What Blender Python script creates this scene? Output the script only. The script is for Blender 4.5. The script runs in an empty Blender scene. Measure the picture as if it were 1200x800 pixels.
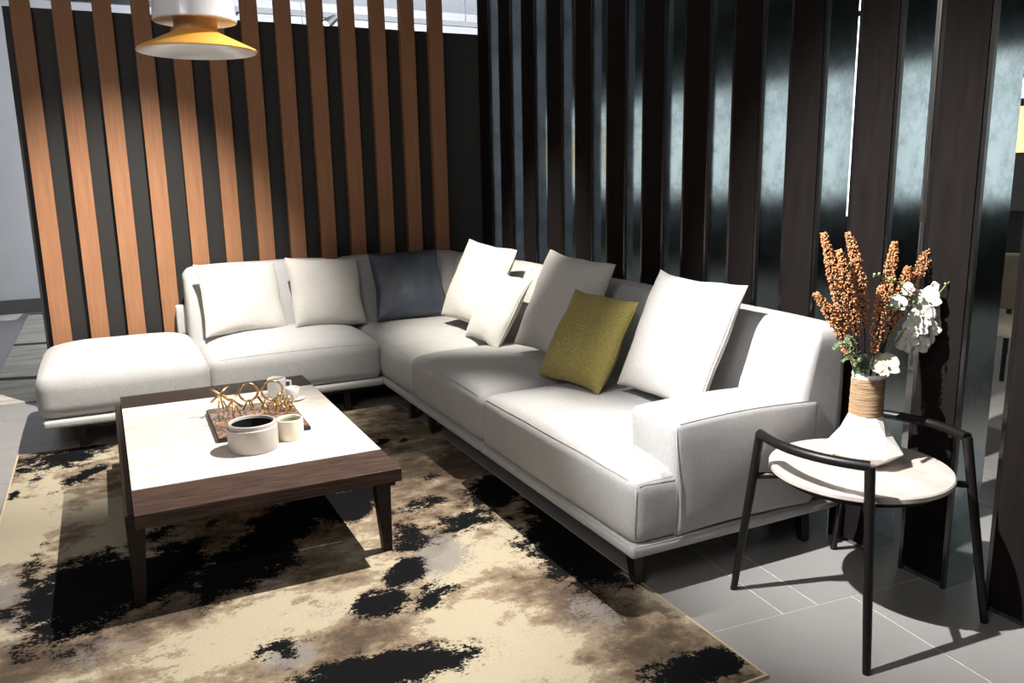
import bpy, bmesh, math, random
from mathutils import Vector, Matrix
from mathutils import noise as mnoise
random.seed(7)
SC = bpy.context.scene
COL = SC.collection
PI = math.pi

# ---------------------------------------------------------------- camera
cam_d = bpy.data.cameras.new('camera')
cam_d.sensor_width = 36.0
cam_d.lens = 29.04
cam_d.clip_start = 0.05
cam = bpy.data.objects.new('camera', cam_d)
RT = ((0.8957, -0.4443, -0.01793), (0.10484, 0.17181, 0.97954), (-0.43212, -0.87925, 0.20047))
cam.matrix_world = Matrix(((RT[0][0], RT[1][0], RT[2][0], 0.0),
                           (RT[0][1], RT[1][1], RT[2][1], 0.0),
                           (RT[0][2], RT[1][2], RT[2][2], 1.4),
                           (0, 0, 0, 1)))
COL.objects.link(cam)
SC.camera = cam

# ---------------------------------------------------------------- world, lights, exposure
w = bpy.data.worlds.new('world'); SC.world = w; w.use_nodes = True
w.node_tree.nodes['Background'].inputs[0].default_value = (0.6, 0.7, 0.85, 1)
w.node_tree.nodes['Background'].inputs[1].default_value = 0.25
SC.view_settings.view_transform = 'Standard'
SC.view_settings.look = 'None'
SC.view_settings.gamma = 1.0
SC.view_settings.exposure = 0.0

def spot(name, loc, target, power, angle, blend, color=(1, 0.95, 0.88), radius=0.02):
    d = bpy.data.lights.new(name, 'SPOT')
    d.energy = power; d.spot_size = math.radians(angle); d.spot_blend = blend
    d.color = color; d.shadow_soft_size = radius
    o = bpy.data.objects.new(name, d); COL.objects.link(o)
    o.location = loc
    o.rotation_euler = (Vector(target) - Vector(loc)).to_track_quat('-Z', 'Y').to_euler()
    return o

def area(name, loc, rot, power, sx, sy, color=(1, 1, 1)):
    d = bpy.data.lights.new(name, 'AREA'); d.shape = 'RECTANGLE'
    d.size = sx; d.size_y = sy; d.energy = power; d.color = color
    o = bpy.data.objects.new(name, d); COL.objects.link(o)
    o.location = loc; o.rotation_euler = rot
    return o

spot('table_spotlight', (2.2, 2.85, 3.25), (0.10, 2.60, 0.0), 1330, 56, 0.8, (1, 0.95, 0.88))
spot('side_spotlight', (-0.3, 2.0, 3.25), (2.65, 1.88, 0.45), 2000, 40, 1.0, (1, 0.98, 0.97))
spot('corner_spotlight', (0.7, 3.3, 3.25), (2.1, 4.42, 0.75), 1150, 31, 1.0, (1, 0.95, 0.84))
spot('chaise_spotlight', (0.6, 3.9, 3.25), (0.02, 5.15, 0.48), 1250, 58, 1.0, (1, 0.95, 0.88))
area('overhead_fill', (0.8, 2.5, 3.35), (0, 0, 0), 13, 3.2, 4.0, (1, 0.97, 0.93))  # added ambient fill over the seating, not a fixture of the room
area('front_fill', (-1.6, 0.2, 3.2), (math.radians(-42) * -1, 0, math.radians(-48)), 75, 1.6, 1.6, (1, 0.98, 0.97))  # unseen fill added to lift the sofa fronts and soften shadows
area('rear_wall_fill', (3.0, 7.9, 3.3), (math.radians(45), 0, 0), 420, 4.5, 1.6, (0.88, 0.93, 1.0))  # added fill that brightens the back wall above the partition
area('dining_fill', (5.6, 3.6, 3.35), (0, 0, 0), 10, 2.0, 2.0, (1, 0.95, 0.85))  # weak fill added for the space beyond the screen, no real lamp

# ---------------------------------------------------------------- materials
MATS = {}
def srgb(r, g, b):
    f = lambda c: ((c / 255.0) / 12.92 if c / 255.0 <= 0.04045 else (((c / 255.0) + 0.055) / 1.055) ** 2.4)
    return (f(r), f(g), f(b), 1.0)

class NT:
    def __init__(self, name):
        self.m = bpy.data.materials.new(name); self.m.use_nodes = True
        self.t = self.m.node_tree; self.b = self.t.nodes['Principled BSDF']
        MATS[name] = self.m
    def n(self, typ, **kw):
        x = self.t.nodes.new(typ)
        for k, v in kw.items():
            if k.startswith('i_'):
                key = k[2:]
                x.inputs[int(key) if key.isdigit() else key.replace('_', ' ')].default_value = v
            else: setattr(x, k, v)
        return x
    def l(self, a, b): self.t.links.new(a, b)
    def coord(self, scale=(1, 1, 1), which='Object'):
        tc = self.n('ShaderNodeTexCoord'); mp = self.n('ShaderNodeMapping')
        mp.inputs['Scale'].default_value = scale
        self.l(tc.outputs[which], mp.inputs[0]); return mp.outputs[0]
    def noise(self, vec, scale, detail=4, rough=0.55):
        x = self.n('ShaderNodeTexNoise'); x.inputs['Scale'].default_value = scale
        x.inputs['Detail'].default_value = detail; x.inputs['Roughness'].default_value = rough
        self.l(vec, x.inputs['Vector']); return x.outputs['Fac']
    def ramp(self, fac, stops):
        x = self.n('ShaderNodeValToRGB'); e = x.color_ramp.elements
        while len(e) < len(stops): e.new(0.5)
        for k, (p, c) in enumerate(stops): e[k].position = p; e[k].color = c
        self.l(fac, x.inputs[0]); return x.outputs['Color']
    def bump(self, h, strength, dist=0.002):
        x = self.n('ShaderNodeBump'); x.inputs['Strength'].default_value = strength
        x.inputs['Distance'].default_value = dist
        self.l(h, x.inputs['Height']); self.l(x.outputs[0], self.b.inputs['Normal'])
    def math(self, op, a, b=None, c=None, clamp=False):
        x = self.n('ShaderNodeMath', operation=op); x.use_clamp = clamp
        for i, v in enumerate((a, b, c)):
            if v is None: continue
            if isinstance(v, (int, float)): x.inputs[i].default_value = v
            else: self.l(v, x.inputs[i])
        return x.outputs[0]
    def mix(self, f, a, b):
        x = self.n('ShaderNodeMix', data_type='RGBA')
        self.l(f, x.inputs[0]) if not isinstance(f, float) else setattr(x.inputs[0], 'default_value', f)
        for s, v in ((6, a), (7, b)):
            if isinstance(v, tuple): x.inputs[s].default_value = v
            else: self.l(v, x.inputs[s])
        return x.outputs[2]

def plain(name, col, rough=0.5, metal=0.0, var=0.06, vscale=12, bump=0.0, bscale=200, spec=0.5, coat=0.0):
    t = NT(name); v = t.coord()
    nz = t.noise(v, vscale, 4)
    lo = tuple(c * (1 - var) for c in col[:3]) + (1,); hi = tuple(min(1, c * (1 + var)) for c in col[:3]) + (1,)
    t.l(t.ramp(nz, [(0.3, lo), (0.7, hi)]), t.b.inputs['Base Color'])
    t.b.inputs['Roughness'].default_value = rough; t.b.inputs['Metallic'].default_value = metal
    t.b.inputs['Specular IOR Level'].default_value = spec
    t.b.inputs['Coat Weight'].default_value = coat
    if bump: t.bump(t.noise(v, bscale, 3), bump)
    return t.m

def fabric(name, col, weave=420, contrast=0.10, bump=0.35, rough=0.95, melange=0.06):
    t = NT(name); v = t.coord()
    w1 = t.noise(t.coord((1, 1, 9)), weave * .3, 2); w2 = t.noise(t.coord((9, 9, 1)), weave * .12, 2)
    big = t.noise(v, 9, 4)
    s = t.math('ADD', t.math('MULTIPLY', w1, 0.5), t.math('MULTIPLY', w2, 0.5))
    lo = tuple(c * (1 - contrast * 2) for c in col[:3]) + (1,); hi = tuple(min(1, c * (1 + contrast)) for c in col[:3]) + (1,)
    c1 = t.ramp(s, [(0.35, lo), (0.62, hi)])
    c2 = t.ramp(big, [(0.3, (1 - melange,) * 3 + (1,)), (0.7, (1, 1, 1, 1))])
    x = t.n('ShaderNodeMix', data_type='RGBA', blend_type='MULTIPLY'); x.inputs[0].default_value = 1
    t.l(c1, x.inputs[6]); t.l(c2, x.inputs[7]); t.l(x.outputs[2], t.b.inputs['Base Color'])
    t.b.inputs['Roughness'].default_value = rough; t.b.inputs['Specular IOR Level'].default_value = 0.15
    t.b.inputs['Sheen Weight'].default_value = 0.15
    t.bump(t.math('ADD', s, t.math('MULTIPLY', t.noise(v, 26, 3), 1.5)), bump, 0.002)
    return t.m

def wood(name, c1, c2, scale=(30, 30, 2), rough=0.45, spec=0.4):
    t = NT(name); v = t.coord(scale)
    g = t.noise(v, 2.2, 6, 0.6); g2 = t.noise(t.coord((scale[0] * 5, scale[1] * 5, scale[2] * 5)), 3, 2)
    s = t.math('ADD', t.math('MULTIPLY', g, 0.7), t.math('MULTIPLY', g2, 0.3))
    t.l(t.ramp(s, [(0.36, c1), (0.62, c2)]), t.b.inputs['Base Color'])
    t.b.inputs['Roughness'].default_value = rough; t.b.inputs['Specular IOR Level'].default_value = spec
    t.bump(s, 0.25, 0.001); return t.m

fabric('sofa_linen', (0.435, 0.43, 0.422))
fabric('pillow_linen', (0.53, 0.51, 0.48), melange=0.04)
fabric('mustard_weave', (0.35, 0.29, 0.09), weave=420, contrast=0.28, bump=0.5)
plain('piping_grey', (0.36, 0.35, 0.335, 1), 0.9)
t = NT('navy_leather'); v = t.coord()
t.l(t.ramp(t.noise(v, 5, 4), [(0.3, (0.030, 0.039, 0.056, 1)), (0.7, (0.044, 0.056, 0.078, 1))]), t.b.inputs['Base Color'])
t.b.inputs['Roughness'].default_value = 0.40; t.b.inputs['Specular IOR Level'].default_value = 0.8; t.bump(t.math('ADD', t.noise(v, 260, 2), t.math('MULTIPLY', t.noise(v, 18, 4), 3.0)), 0.35, 0.003)
wood('teak_slat', (0.25, 0.115, 0.058, 1), (0.35, 0.170, 0.088, 1), (60, 60, 1.2), 0.6, 0.25)
plain('black_panel', (0.016, 0.015, 0.014, 1), 0.55, var=0.15, vscale=5)
t = NT('column_face'); v = t.coord((1, 1, 1))
t.l(t.ramp(t.noise(t.coord((1, 6, 1)), 4, 5), [(0.3, (0.008, 0.0064, 0.0061, 1)), (0.7, (0.012, 0.0098, 0.0093, 1))]), t.b.inputs['Base Color'])
t.b.inputs['Roughness'].default_value = 0.85; t.b.inputs['Specular IOR Level'].default_value = 0.03
t.bump(t.noise(t.coord((1, 40, 4)), 30, 2), 0.3, 0.001)
t = NT('gloss_metal'); v = t.coord((1, 1, 1))
t.l(t.ramp(t.noise(v, 6, 6, 0.7), [(0.32, (0.17, 0.19, 0.20, 1)), (0.5, (0.30, 0.33, 0.34, 1)), (0.7, (0.34, 0.37, 0.38, 1))]), t.b.inputs['Base Color'])
t.b.inputs['Metallic'].default_value = 1.0
rg = t.n('ShaderNodeMapRange'); rg.inputs['To Min'].default_value = 0.07; rg.inputs['To Max'].default_value = 0.15
t.l(t.noise(v, 11, 5), rg.inputs['Value']); t.l(rg.outputs[0], t.b.inputs['Roughness'])
plain('edge_metal', (0.10, 0.10, 0.095, 1), 0.28, 1.0)
wood('espresso_wood', (0.007, 0.005, 0.0045, 1), (0.022, 0.015, 0.013, 1), (3, 60, 60), 0.5, 0.2)
wood('brown_wood', (0.008, 0.005, 0.004, 1), (0.075, 0.043, 0.033, 1), (4, 70, 70), 0.5, 0.25)
plain('black_ash', (0.006, 0.005, 0.0048, 1), 0.4, var=0.2, vscale=40, spec=0.3)
plain('black_metal', (0.010, 0.010, 0.011, 1), 0.4)
t = NT('white_marble'); v = t.coord((1.0, 3.2, 1))
vein = t.noise(v, 3.0, 8, 0.62)
t.l(t.ramp(vein, [(0.40, (0.70, 0.65, 0.60, 1)), (0.47, (0.62, 0.53, 0.46, 1)), (0.50, (0.69, 0.64, 0.59, 1)), (0.65, (0.74, 0.70, 0.66, 1))]), t.b.inputs['Base Color'])
t.b.inputs['Roughness'].default_value = 0.32
t = NT('side_marble'); v = t.coord((3.2, 1.2, 1))
t.l(t.ramp(t.noise(v, 2.6, 8, 0.6), [(0.35, (0.50, 0.45, 0.41, 1)), (0.5, (0.42, 0.36, 0.32, 1)), (0.62, (0.54, 0.50, 0.46, 1))]), t.b.inputs['Base Color'])
t.b.inputs['Roughness'].default_value = 0.4
t = NT('tray_marble'); v = t.coord()
vo = t.n('ShaderNodeTexVoronoi', feature='DISTANCE_TO_EDGE'); vo.inputs['Scale'].default_value = 26
t.l(v, vo.inputs['Vector'])
body = t.ramp(t.noise(v, 16, 6, 0.7), [(0.3, (0.05, 0.03, 0.028, 1)), (0.45, (0.13, 0.085, 0.07, 1)), (0.56, (0.30, 0.155, 0.10, 1)), (0.66, (0.26, 0.22, 0.20, 1)), (0.75, (0.07, 0.055, 0.05, 1))])
crack = t.ramp(vo.outputs['Distance'], [(0.0, (0.02, 0.012, 0.01, 1)), (0.12, (1, 1, 1, 1))])
x = t.n('ShaderNodeMix', data_type='RGBA', blend_type='MULTIPLY'); x.inputs[0].default_value = 0.8
t.l(body, x.inputs[6]); t.l(crack, x.inputs[7]); t.l(x.outputs[2], t.b.inputs['Base Color']); t.b.inputs['Roughness'].default_value = 0.25
plain('gold_metal', (0.72, 0.50, 0.22, 1), 0.25, 1.0)
plain('stoneware_grey', (0.42, 0.39, 0.36, 1), 0.5)
plain('stoneware_cream', (0.66, 0.60, 0.50, 1), 0.4)
plain('white_ceramic', (0.78, 0.76, 0.73, 1), 0.3)
plain('dark_glaze', (0.012, 0.013, 0.014, 1), 0.12)
plain('green_glaze', (0.30, 0.31, 0.22, 1), 0.3)
plain('matte_white', (0.80, 0.76, 0.71, 1), 0.6)
t = NT('twine'); v = t.coord((1, 1, 1))
wv = t.n('ShaderNodeTexWave', wave_type='BANDS', bands_direction='Z'); wv.inputs['Scale'].default_value = 95; wv.inputs['Distortion'].default_value = 1.2; wv.inputs['Detail'].default_value = 2
t.l(v, wv.inputs['Vector'])
t.l(t.ramp(wv.outputs['Fac'], [(0.0, (0.20, 0.12, 0.06, 1)), (1.0, (0.46, 0.31, 0.18, 1))]), t.b.inputs['Base Color']); t.b.inputs['Roughness'].default_value = 0.9
t.bump(wv.outputs['Fac'], 0.6, 0.002)
plain('berry_orange', (0.46, 0.20, 0.08, 1), 0.45, var=0.35, vscale=60)
plain('dark_stem', (0.018, 0.011, 0.014, 1), 0.7)
plain('petal_white', (0.62, 0.60, 0.54, 1), 0.6, var=0.05)
plain('petal_green', (0.55, 0.56, 0.38, 1), 0.6)
plain('stem_green', (0.20, 0.27, 0.10, 1), 0.6)
plain('fern_green', (0.14, 0.20, 0.10, 1), 0.7, var=0.4, vscale=50)
plain('lamp_white', (0.74, 0.74, 0.76, 1), 0.22, coat=0.4, var=0.02)
plain('lamp_amber', (0.74, 0.36, 0.06, 1), 0.3, coat=0.3, var=0.03)
wood('lamp_wood', (0.42, 0.25, 0.12, 1), (0.55, 0.35, 0.19, 1), (30, 30, 4), 0.5)
plain('wall_paint', (0.55, 0.55, 0.57, 1), 0.9, var=0.04, vscale=2)
plain('dark_wall', (0.03, 0.03, 0.032, 1), 0.9)
plain('ceiling_paint', (0.60, 0.62, 0.66, 1), 0.9)
plain('grout', (0.62, 0.59, 0.54, 1), 0.8)
plain('dark_baseboard', (0.09, 0.09, 0.09, 1), 0.5)
t = NT('floor_tile'); v = t.coord()
t.l(t.ramp(t.noise(v, 3, 6), [(0.3, (0.235, 0.226, 0.216, 1)), (0.7, (0.27, 0.26, 0.248, 1))]), t.b.inputs['Base Color'])
t.b.inputs['Roughness'].default_value = 0.30; t.b.inputs['Specular IOR Level'].default_value = 0.45
t.bump(t.noise(v, 40, 3), 0.02)
plain('chair_cream', (0.55, 0.47, 0.35, 1), 0.6)
plain('speckled_dark', (0.05, 0.045, 0.04, 1), 0.4, var=0.9, vscale=90)

def emit(name, col, strength):
    t = NT(name); v = t.coord()
    t.b.inputs['Base Color'].default_value = (0.02, 0.02, 0.02, 1)
    t.b.inputs['Emission Color'].default_value = col; t.b.inputs['Emission Strength'].default_value = strength
    return t.m
emit('window_glow', (0.84, 0.97, 0.98, 1), 2.2)
emit('warm_glow', (1.0, 0.72, 0.30, 1), 1.8)
emit('tube_glow', (0.88, 0.90, 1.0, 1), 4.0)
emit('lens_glow', (1.0, 0.97, 0.92, 1), 12.0)

# large rug: painted fields carry the blotches, the shader breaks their edges up
t = NT('abstract_rug'); v = t.coord()
def attr(n):
    a = t.n('ShaderNodeAttribute'); a.attribute_name = n; return a.outputs['Fac']
mid = t.noise(t.coord((1, 1.15, 1)), 4.5, 10, 0.72)
blot = t.noise(t.coord((1, 1.2, 1)), 13.0, 8, 0.66)
fine = t.noise(t.coord((1, 1.3, 1)), 75, 5, 0.8)
mid2 = t.noise(t.coord((1.2, 1.0, 1)), 6.1, 9, 0.68)
grain = t.noise(v, 380, 2)
def cen(n_, k): return t.math('MULTIPLY', t.math('SUBTRACT', n_, 0.5), k)
tanv = t.math('ADD', t.math('MULTIPLY', attr('tan'), 0.62), cen(mid, 2.6))
tanv = t.math('ADD', tanv, cen(blot, 1.3)); tanv = t.math('ADD', tanv, cen(fine, 0.45))
tanv = t.math('SUBTRACT', tanv, t.math('MULTIPLY', attr('cream'), 0.8)); tanv = t.math('ADD', tanv, 0.28)
c = t.ramp(tanv, [(0.0, (0.40, 0.35, 0.255, 1)), (0.10, (0.37, 0.318, 0.228, 1)), (0.17, (0.27, 0.215, 0.150, 1)), (0.42, (0.20, 0.150, 0.103, 1)), (0.60, (0.125, 0.092, 0.064, 1)), (0.9, (0.085, 0.062, 0.045, 1))])
halo = t.math('MULTIPLY', attr('black'), 0.30)
gv = t.math('ADD', t.math('MAXIMUM', attr('grey'), halo), cen(mid2, 2.0)); gv = t.math('ADD', gv, cen(fine, 2.6))
gm = t.math('MULTIPLY', t.math('SUBTRACT', gv, 0.40), 4.0, clamp=True)
gm = t.math('MULTIPLY', gm, 0.8)
c = t.mix(gm, c, (0.205, 0.19, 0.178, 1))
bv = t.math('ADD', t.math('MULTIPLY', attr('black'), 1.05), cen(mid, 1.2)); bv = t.math('ADD', bv, cen(blot, 1.5)); bv = t.math('ADD', bv, cen(fine, 1.4))
bm_ = t.math('MULTIPLY', t.math('SUBTRACT', bv, 0.53), 12.0, clamp=True)
c = t.mix(bm_, c, (0.006, 0.006, 0.007, 1))
x = t.n('ShaderNodeMix', data_type='RGBA', blend_type='MULTIPLY'); x.inputs[0].default_value = 1
t.l(c, x.inputs[6]); t.l(t.ramp(grain, [(0.3, (0.72, 0.72, 0.72, 1)), (0.7, (1.0, 1.0, 1.0, 1))]), x.inputs[7])
t.l(x.outputs[2], t.b.inputs['Base Color']); t.b.inputs['Roughness'].default_value = 1.0; t.b.inputs['Specular IOR Level'].default_value = 0.05
t.bump(grain, 0.5, 0.003)
# rear rug
t = NT('pale_rug'); v = t.coord()
wv = t.n('ShaderNodeTexWave', wave_type='BANDS', bands_direction='Y'); wv.inputs['Scale'].default_value = 0.19; wv.inputs['Distortion'].default_value = 9; wv.inputs['Detail'].default_value = 2; wv.inputs['Detail Scale'].default_value = 0.6
t.l(v, wv.inputs['Vector'])
base = t.ramp(t.noise(t.coord((1, 4, 1)), 2.5, 5), [(0.3, (0.30, 0.27, 0.22, 1)), (0.7, (0.48, 0.46, 0.41, 1))])
t.l(t.mix(t.math('LESS_THAN', wv.outputs['Fac'], 0.012), base, (0.03, 0.03, 0.03, 1)), t.b.inputs['Base Color']); t.b.inputs['Roughness'].default_value = 1.0

# ---------------------------------------------------------------- object helpers
def thing(name, label, cat, loc=(0, 0, 0), group=None, rot=(0, 0, 0)):
    o = bpy.data.objects.new(name, None); COL.objects.link(o)
    o.location = loc; o.rotation_euler = rot; o.empty_display_size = 0.1
    o['label'] = label; o['category'] = cat
    if group: o['group'] = group
    return o
def tag(o, label, cat, group=None):
    o['label'] = label; o['category'] = cat
    if group: o['group'] = group
    return o

class MB:
    def __init__(self): self.v = []; self.f = []
    def add(self, vs, fs):
        k = len(self.v); self.v += [tuple(p) for p in vs]; self.f += [tuple(i + k for i in q) for q in fs]; return self
    def box(self, x0, x1, y0, y1, z0, z1):
        return self.add([(x0, y0, z0), (x1, y0, z0), (x1, y1, z0), (x0, y1, z0), (x0, y0, z1), (x1, y0, z1), (x1, y1, z1), (x0, y1, z1)],
                        [(3, 2, 1, 0), (4, 5, 6, 7), (0, 1, 5, 4), (1, 2, 6, 5), (2, 3, 7, 6), (3, 0, 4, 7)])
    def tube(self, pts, r, seg=10, cap=True):
        pts = [Vector(p) for p in pts]; n = len(pts)
        rs = r if isinstance(r, (list, tuple)) else [r] * n
        tg = []
        for i in range(n):
            a = pts[max(i - 1, 0)]; b = pts[min(i + 1, n - 1)]; tg.append((b - a).normalized())
        up = Vector((0, 0, 1)) if abs(tg[0].z) < 0.9 else Vector((1, 0, 0))
        u = (up - tg[0] * up.dot(tg[0])).normalized(); vs = []; fs = []
        for i in range(n):
            u = (u - tg[i] * u.dot(tg[i])).normalized(); q = tg[i].cross(u)
            for k in range(seg):
                a = 2 * PI * k / seg; vs.append(pts[i] + (u * math.cos(a) + q * math.sin(a)) * rs[i])
        for i in range(n - 1):
            for k in range(seg):
                k2 = (k + 1) % seg; fs.append((i * seg + k, i * seg + k2, (i + 1) * seg + k2, (i + 1) * seg + k))
        if cap: fs.append(tuple(reversed(range(seg)))); fs.append(tuple(range((n - 1) * seg, n * seg)))
        return self.add(vs, fs)
    def lathe(self, prof, seg=48, c=(0, 0, 0), close=True):
        vs = []; fs = []; n = len(prof)
        for (r, z) in prof:
            for k in range(seg):
                a = 2 * PI * k / seg; vs.append((c[0] + r * math.cos(a), c[1] + r * math.sin(a), c[2] + z))
        for i in range(n - 1):
            for k in range(seg):
                k2 = (k + 1) % seg; fs.append((i * seg + k, i * seg + k2, (i + 1) * seg + k2, (i + 1) * seg + k))
        if close: fs.append(tuple(reversed(range(seg)))); fs.append(tuple(range((n - 1) * seg, n * seg)))
        return self.add(vs, fs)
    def torus(self, c, ax, R, r, seg=28, ms=8):
        ax = Vector(ax).normalized(); u = ax.orthogonal().normalized(); q = ax.cross(u); c = Vector(c); vs = []; fs = []
        for i in range(seg):
            a = 2 * PI * i / seg; d = u * math.cos(a) + q * math.sin(a)
            for k in range(ms):
                b = 2 * PI * k / ms; vs.append(c + d * (R + r * math.cos(b)) + ax * (r * math.sin(b)))
        for i in range(seg):
            for k in range(ms):
                i2 = (i + 1) % seg; k2 = (k + 1) % ms; fs.append((i * ms + k, i2 * ms + k, i2 * ms + k2, i * ms + k2))
        return self.add(vs, fs)
    def ball(self, c, r, seg=8, rings=5, sc=(1, 1, 1)):
        vs = [(c[0], c[1], c[2] + r * sc[2])]; fs = []
        for i in range(1, rings):
            p = PI * i / rings
            for k in range(seg):
                a = 2 * PI * k / seg
                vs.append((c[0] + r * sc[0] * math.sin(p) * math.cos(a), c[1] + r * sc[1] * math.sin(p) * math.sin(a), c[2] + r * sc[2] * math.cos(p)))
        vs.append((c[0], c[1], c[2] - r * sc[2])); L = len(vs) - 1
        for k in range(seg):
            k2 = (k + 1) % seg; fs.append((0, 1 + k, 1 + k2)); fs.append((L, L - seg + k2, L - seg + k))
            for i in range(rings - 2):
                fs.append((1 + i * seg + k, 1 + (i + 1) * seg + k, 1 + (i + 1) * seg + k2, 1 + i * seg + k2))
        return self.add(vs, fs)
    def build(self, name, mat, parent=None, smooth=False, bevel=0.0, auto=None, origin=None):
        me = bpy.data.meshes.new(name)
        vs = self.v
        if origin is not None: vs = [(p[0] - origin[0], p[1] - origin[1], p[2] - origin[2]) for p in vs]
        me.from_pydata(vs, [], self.f); me.update()
        me.materials.append(MATS[mat])
        o = bpy.data.objects.new(name, me); COL.objects.link(o)
        if origin is not None: o.location = origin
        if parent is not None: o.parent = parent
        if smooth: me.shade_smooth()
        if auto is not None: me.set_sharp_from_angle(angle=math.radians(auto))
        if bevel:
            b = o.modifiers.new('bevel', 'BEVEL'); b.width = bevel; b.segments = 2; b.limit_method = 'ANGLE'; b.angle_limit = math.radians(40)
        return o

def struct(o): o['kind'] = 'structure'; return o

def axis_samples(a, b, r, m, k=4):
    lo = [a + r * (1 - math.cos(PI / 2 * i / k)) for i in range(k)]
    hi = [b - r * (1 - math.cos(PI / 2 * i / k)) for i in range(k)][::-1]
    mid = [a + r + (b - a - 2 * r) * i / m for i in range(m + 1)]
    return lo + mid + hi

def rbox(x0, x1, y0, y1, z0, z1, r, m=10, deform=None, k=4):
    """soft upholstered block; returns an MB of one closed surface"""
    X = axis_samples(x0, x1, r, m, k); Y = axis_samples(y0, y1, r, m, k); Z = axis_samples(z0, z1, r, max(3, m // 2), k)
    idx = {}; mb = MB()
    def P(x, y, z):
        key = (round(x, 5), round(y, 5), round(z, 5))
        if key in idx: return idx[key]
        ix = min(max(x, x0 + r), x1 - r); iy = min(max(y, y0 + r), y1 - r); iz = min(max(z, z0 + r), z1 - r)
        d = Vector((x - ix, y - iy, z - iz)); L = d.length
        p = Vector((ix, iy, iz)) + (d * (r / L) if L > 1e-9 else d)
        if deform: p = Vector(deform(p))
        mb.v.append(tuple(p)); idx[key] = len(mb.v) - 1; return idx[key]
    def grid(A, B, fn, flip):
        for i in range(len(A) - 1):
            for j in range(len(B) - 1):
                q = [fn(A[i], B[j]), fn(A[i + 1], B[j]), fn(A[i + 1], B[j + 1]), fn(A[i], B[j + 1])]
                if len(set(q)) < 3: continue
                q = list(dict.fromkeys(q))
                mb.f.append(tuple(reversed(q)) if flip else tuple(q))
    grid(X, Y, lambda a, b: P(a, b, z1), False); grid(X, Y, lambda a, b: P(a, b, z0), True)
    grid(X, Z, lambda a, b: P(a, y0, b), False); grid(X, Z, lambda a, b: P(a, y1, b), True)
    grid(Y, Z, lambda a, b: P(x1, a, b), False); grid(Y, Z, lambda a, b: P(x0, a, b), True)
    return mb

def crown(x0, x1, y0, y1, z0, z1, c, puff=0.012, seed=0.0):
    cx, cy, cz = (x0 + x1) / 2, (y0 + y1) / 2, (z0 + z1) / 2
    hx, hy, hz = (x1 - x0) / 2, (y1 - y0) / 2, (z1 - z0) / 2
    def f(p):
        u = max(-1, min(1, (p.x - cx) / hx)); v = max(-1, min(1, (p.y - cy) / hy)); w = max(-1, min(1, (p.z - cz) / hz))
        zt = max(0, w)
        a = max(0.0, 1 - u ** 4) ** 0.8; b = max(0.0, 1 - v ** 4) ** 0.8
        wr = mnoise.noise(Vector((p.x * 5 + seed, p.y * 5, p.z * 5))) * 0.004
        return (p.x + puff * u * max(0, 1 - v * v) * (1 - w * w), p.y + puff * v * max(0, 1 - u * u) * (1 - w * w), p.z + c * a * b * zt + wr)
    return f

# ---------------------------------------------------------------- setting: floor, walls, ceiling
mb = MB().box(-6, 9, -9, 10.5, -0.12, -0.0015)
floor = struct(mb.build('floor', 'grout'))
tile_src = MB().box(-0.298, 0.298, -0.298, 0.298, -0.0014, 0.0).build('tile', 'floor_tile', floor)
strip_src = MB().box(-0.068, 0.068, -0.298, 0.298, -0.0014, 0.0).build('tile', 'floor_tile', floor)
TA = math.radians(-4.5)
def place_tile(src, lx, ly, first):
    o = src if first else src.copy()
    if not first: COL.objects.link(o); o.parent = floor
    o.location = (1.97 + lx * math.cos(TA) - ly * math.sin(TA), 1.78 + lx * math.sin(TA) + ly * math.cos(TA), 0)
    o.rotation_euler = (0, 0, TA)
ft = fs_ = True
for row in range(-3, 14):
    for colm in range(-7, 4):
        if row == 0:
            lx = colm * 0.6 - (0.44 if colm < 0 else -0.3)
            if colm < 0: lx = colm * 0.6 + 0.3 - 0.14
            else: lx = colm * 0.6 + 0.3
        else:
            lx = colm * 0.6 + 0.14 + 0.3 + (0.23 * row if row > 0 else 0) % 0.6
        ly = row * 0.6 + 0.3
        x = 1.97 + lx; y = 1.78 + ly
        if y > 10.0 or (row < 13 and x > 4.0): continue
        if y > 5.4 and x > -0.1: continue
        place_tile(tile_src, lx, ly, ft); ft = False
place_tile(strip_src, -0.07, 0.3, True)

struct(MB().box(-6, 9, 10.3, 10.42, 0, 3.4).build('wall_back', 'wall_paint'))
struct(MB().box(-6.12, -6, -9, 10.42, 0, 3.4).build('wall_left', 'wall_paint'))
struct(MB().box(-6, 9, -9.12, -9, 0, 3.4).build('wall_front', 'dark_wall'))
struct(MB().box(8.0, 8.12, -9, 10.42, 0, 3.4).build('wall_right', 'dark_wall'))
struct(MB().box(-6.12, 9, 6.3, 10.42, 3.4, 3.5).build('ceiling', 'ceiling_paint'))
struct(MB().box(-6.12, 9, -9.12, 6.3, 3.4, 3.5).build('ceiling', 'dark_wall'))
struct(MB().box(-6, 8, 10.27, 10.3, 0, 0.15).build('baseboard_back', 'dark_baseboard'))
wn = MB(); ye = [-7.6, -6.76, -5.92, -5.08, -4.24, -3.40, -2.56, -1.72, -0.80]
for i in range(8): wn.box(7.965, 7.985, ye[i] + 0.03, ye[i + 1] - 0.03, 1.05, 2.45)
w1 = struct(wn.build('window_1', 'window_glow'))
fr = MB()
for y in ye: fr.box(7.94, 8.0, y - 0.03, y + 0.03, 0.98, 2.52)
fr.box(7.94, 8.0, -7.63, -0.77, 0.98, 1.05).box(7.94, 8.0, -7.63, -0.77, 2.45, 2.52)
fr.build('window_frame', 'black_metal', w1)
w2 = struct(MB().box(7.88, 7.90, -7.4, -4.5, 1.45, 2.0).build('window_2', 'warm_glow'))
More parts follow.
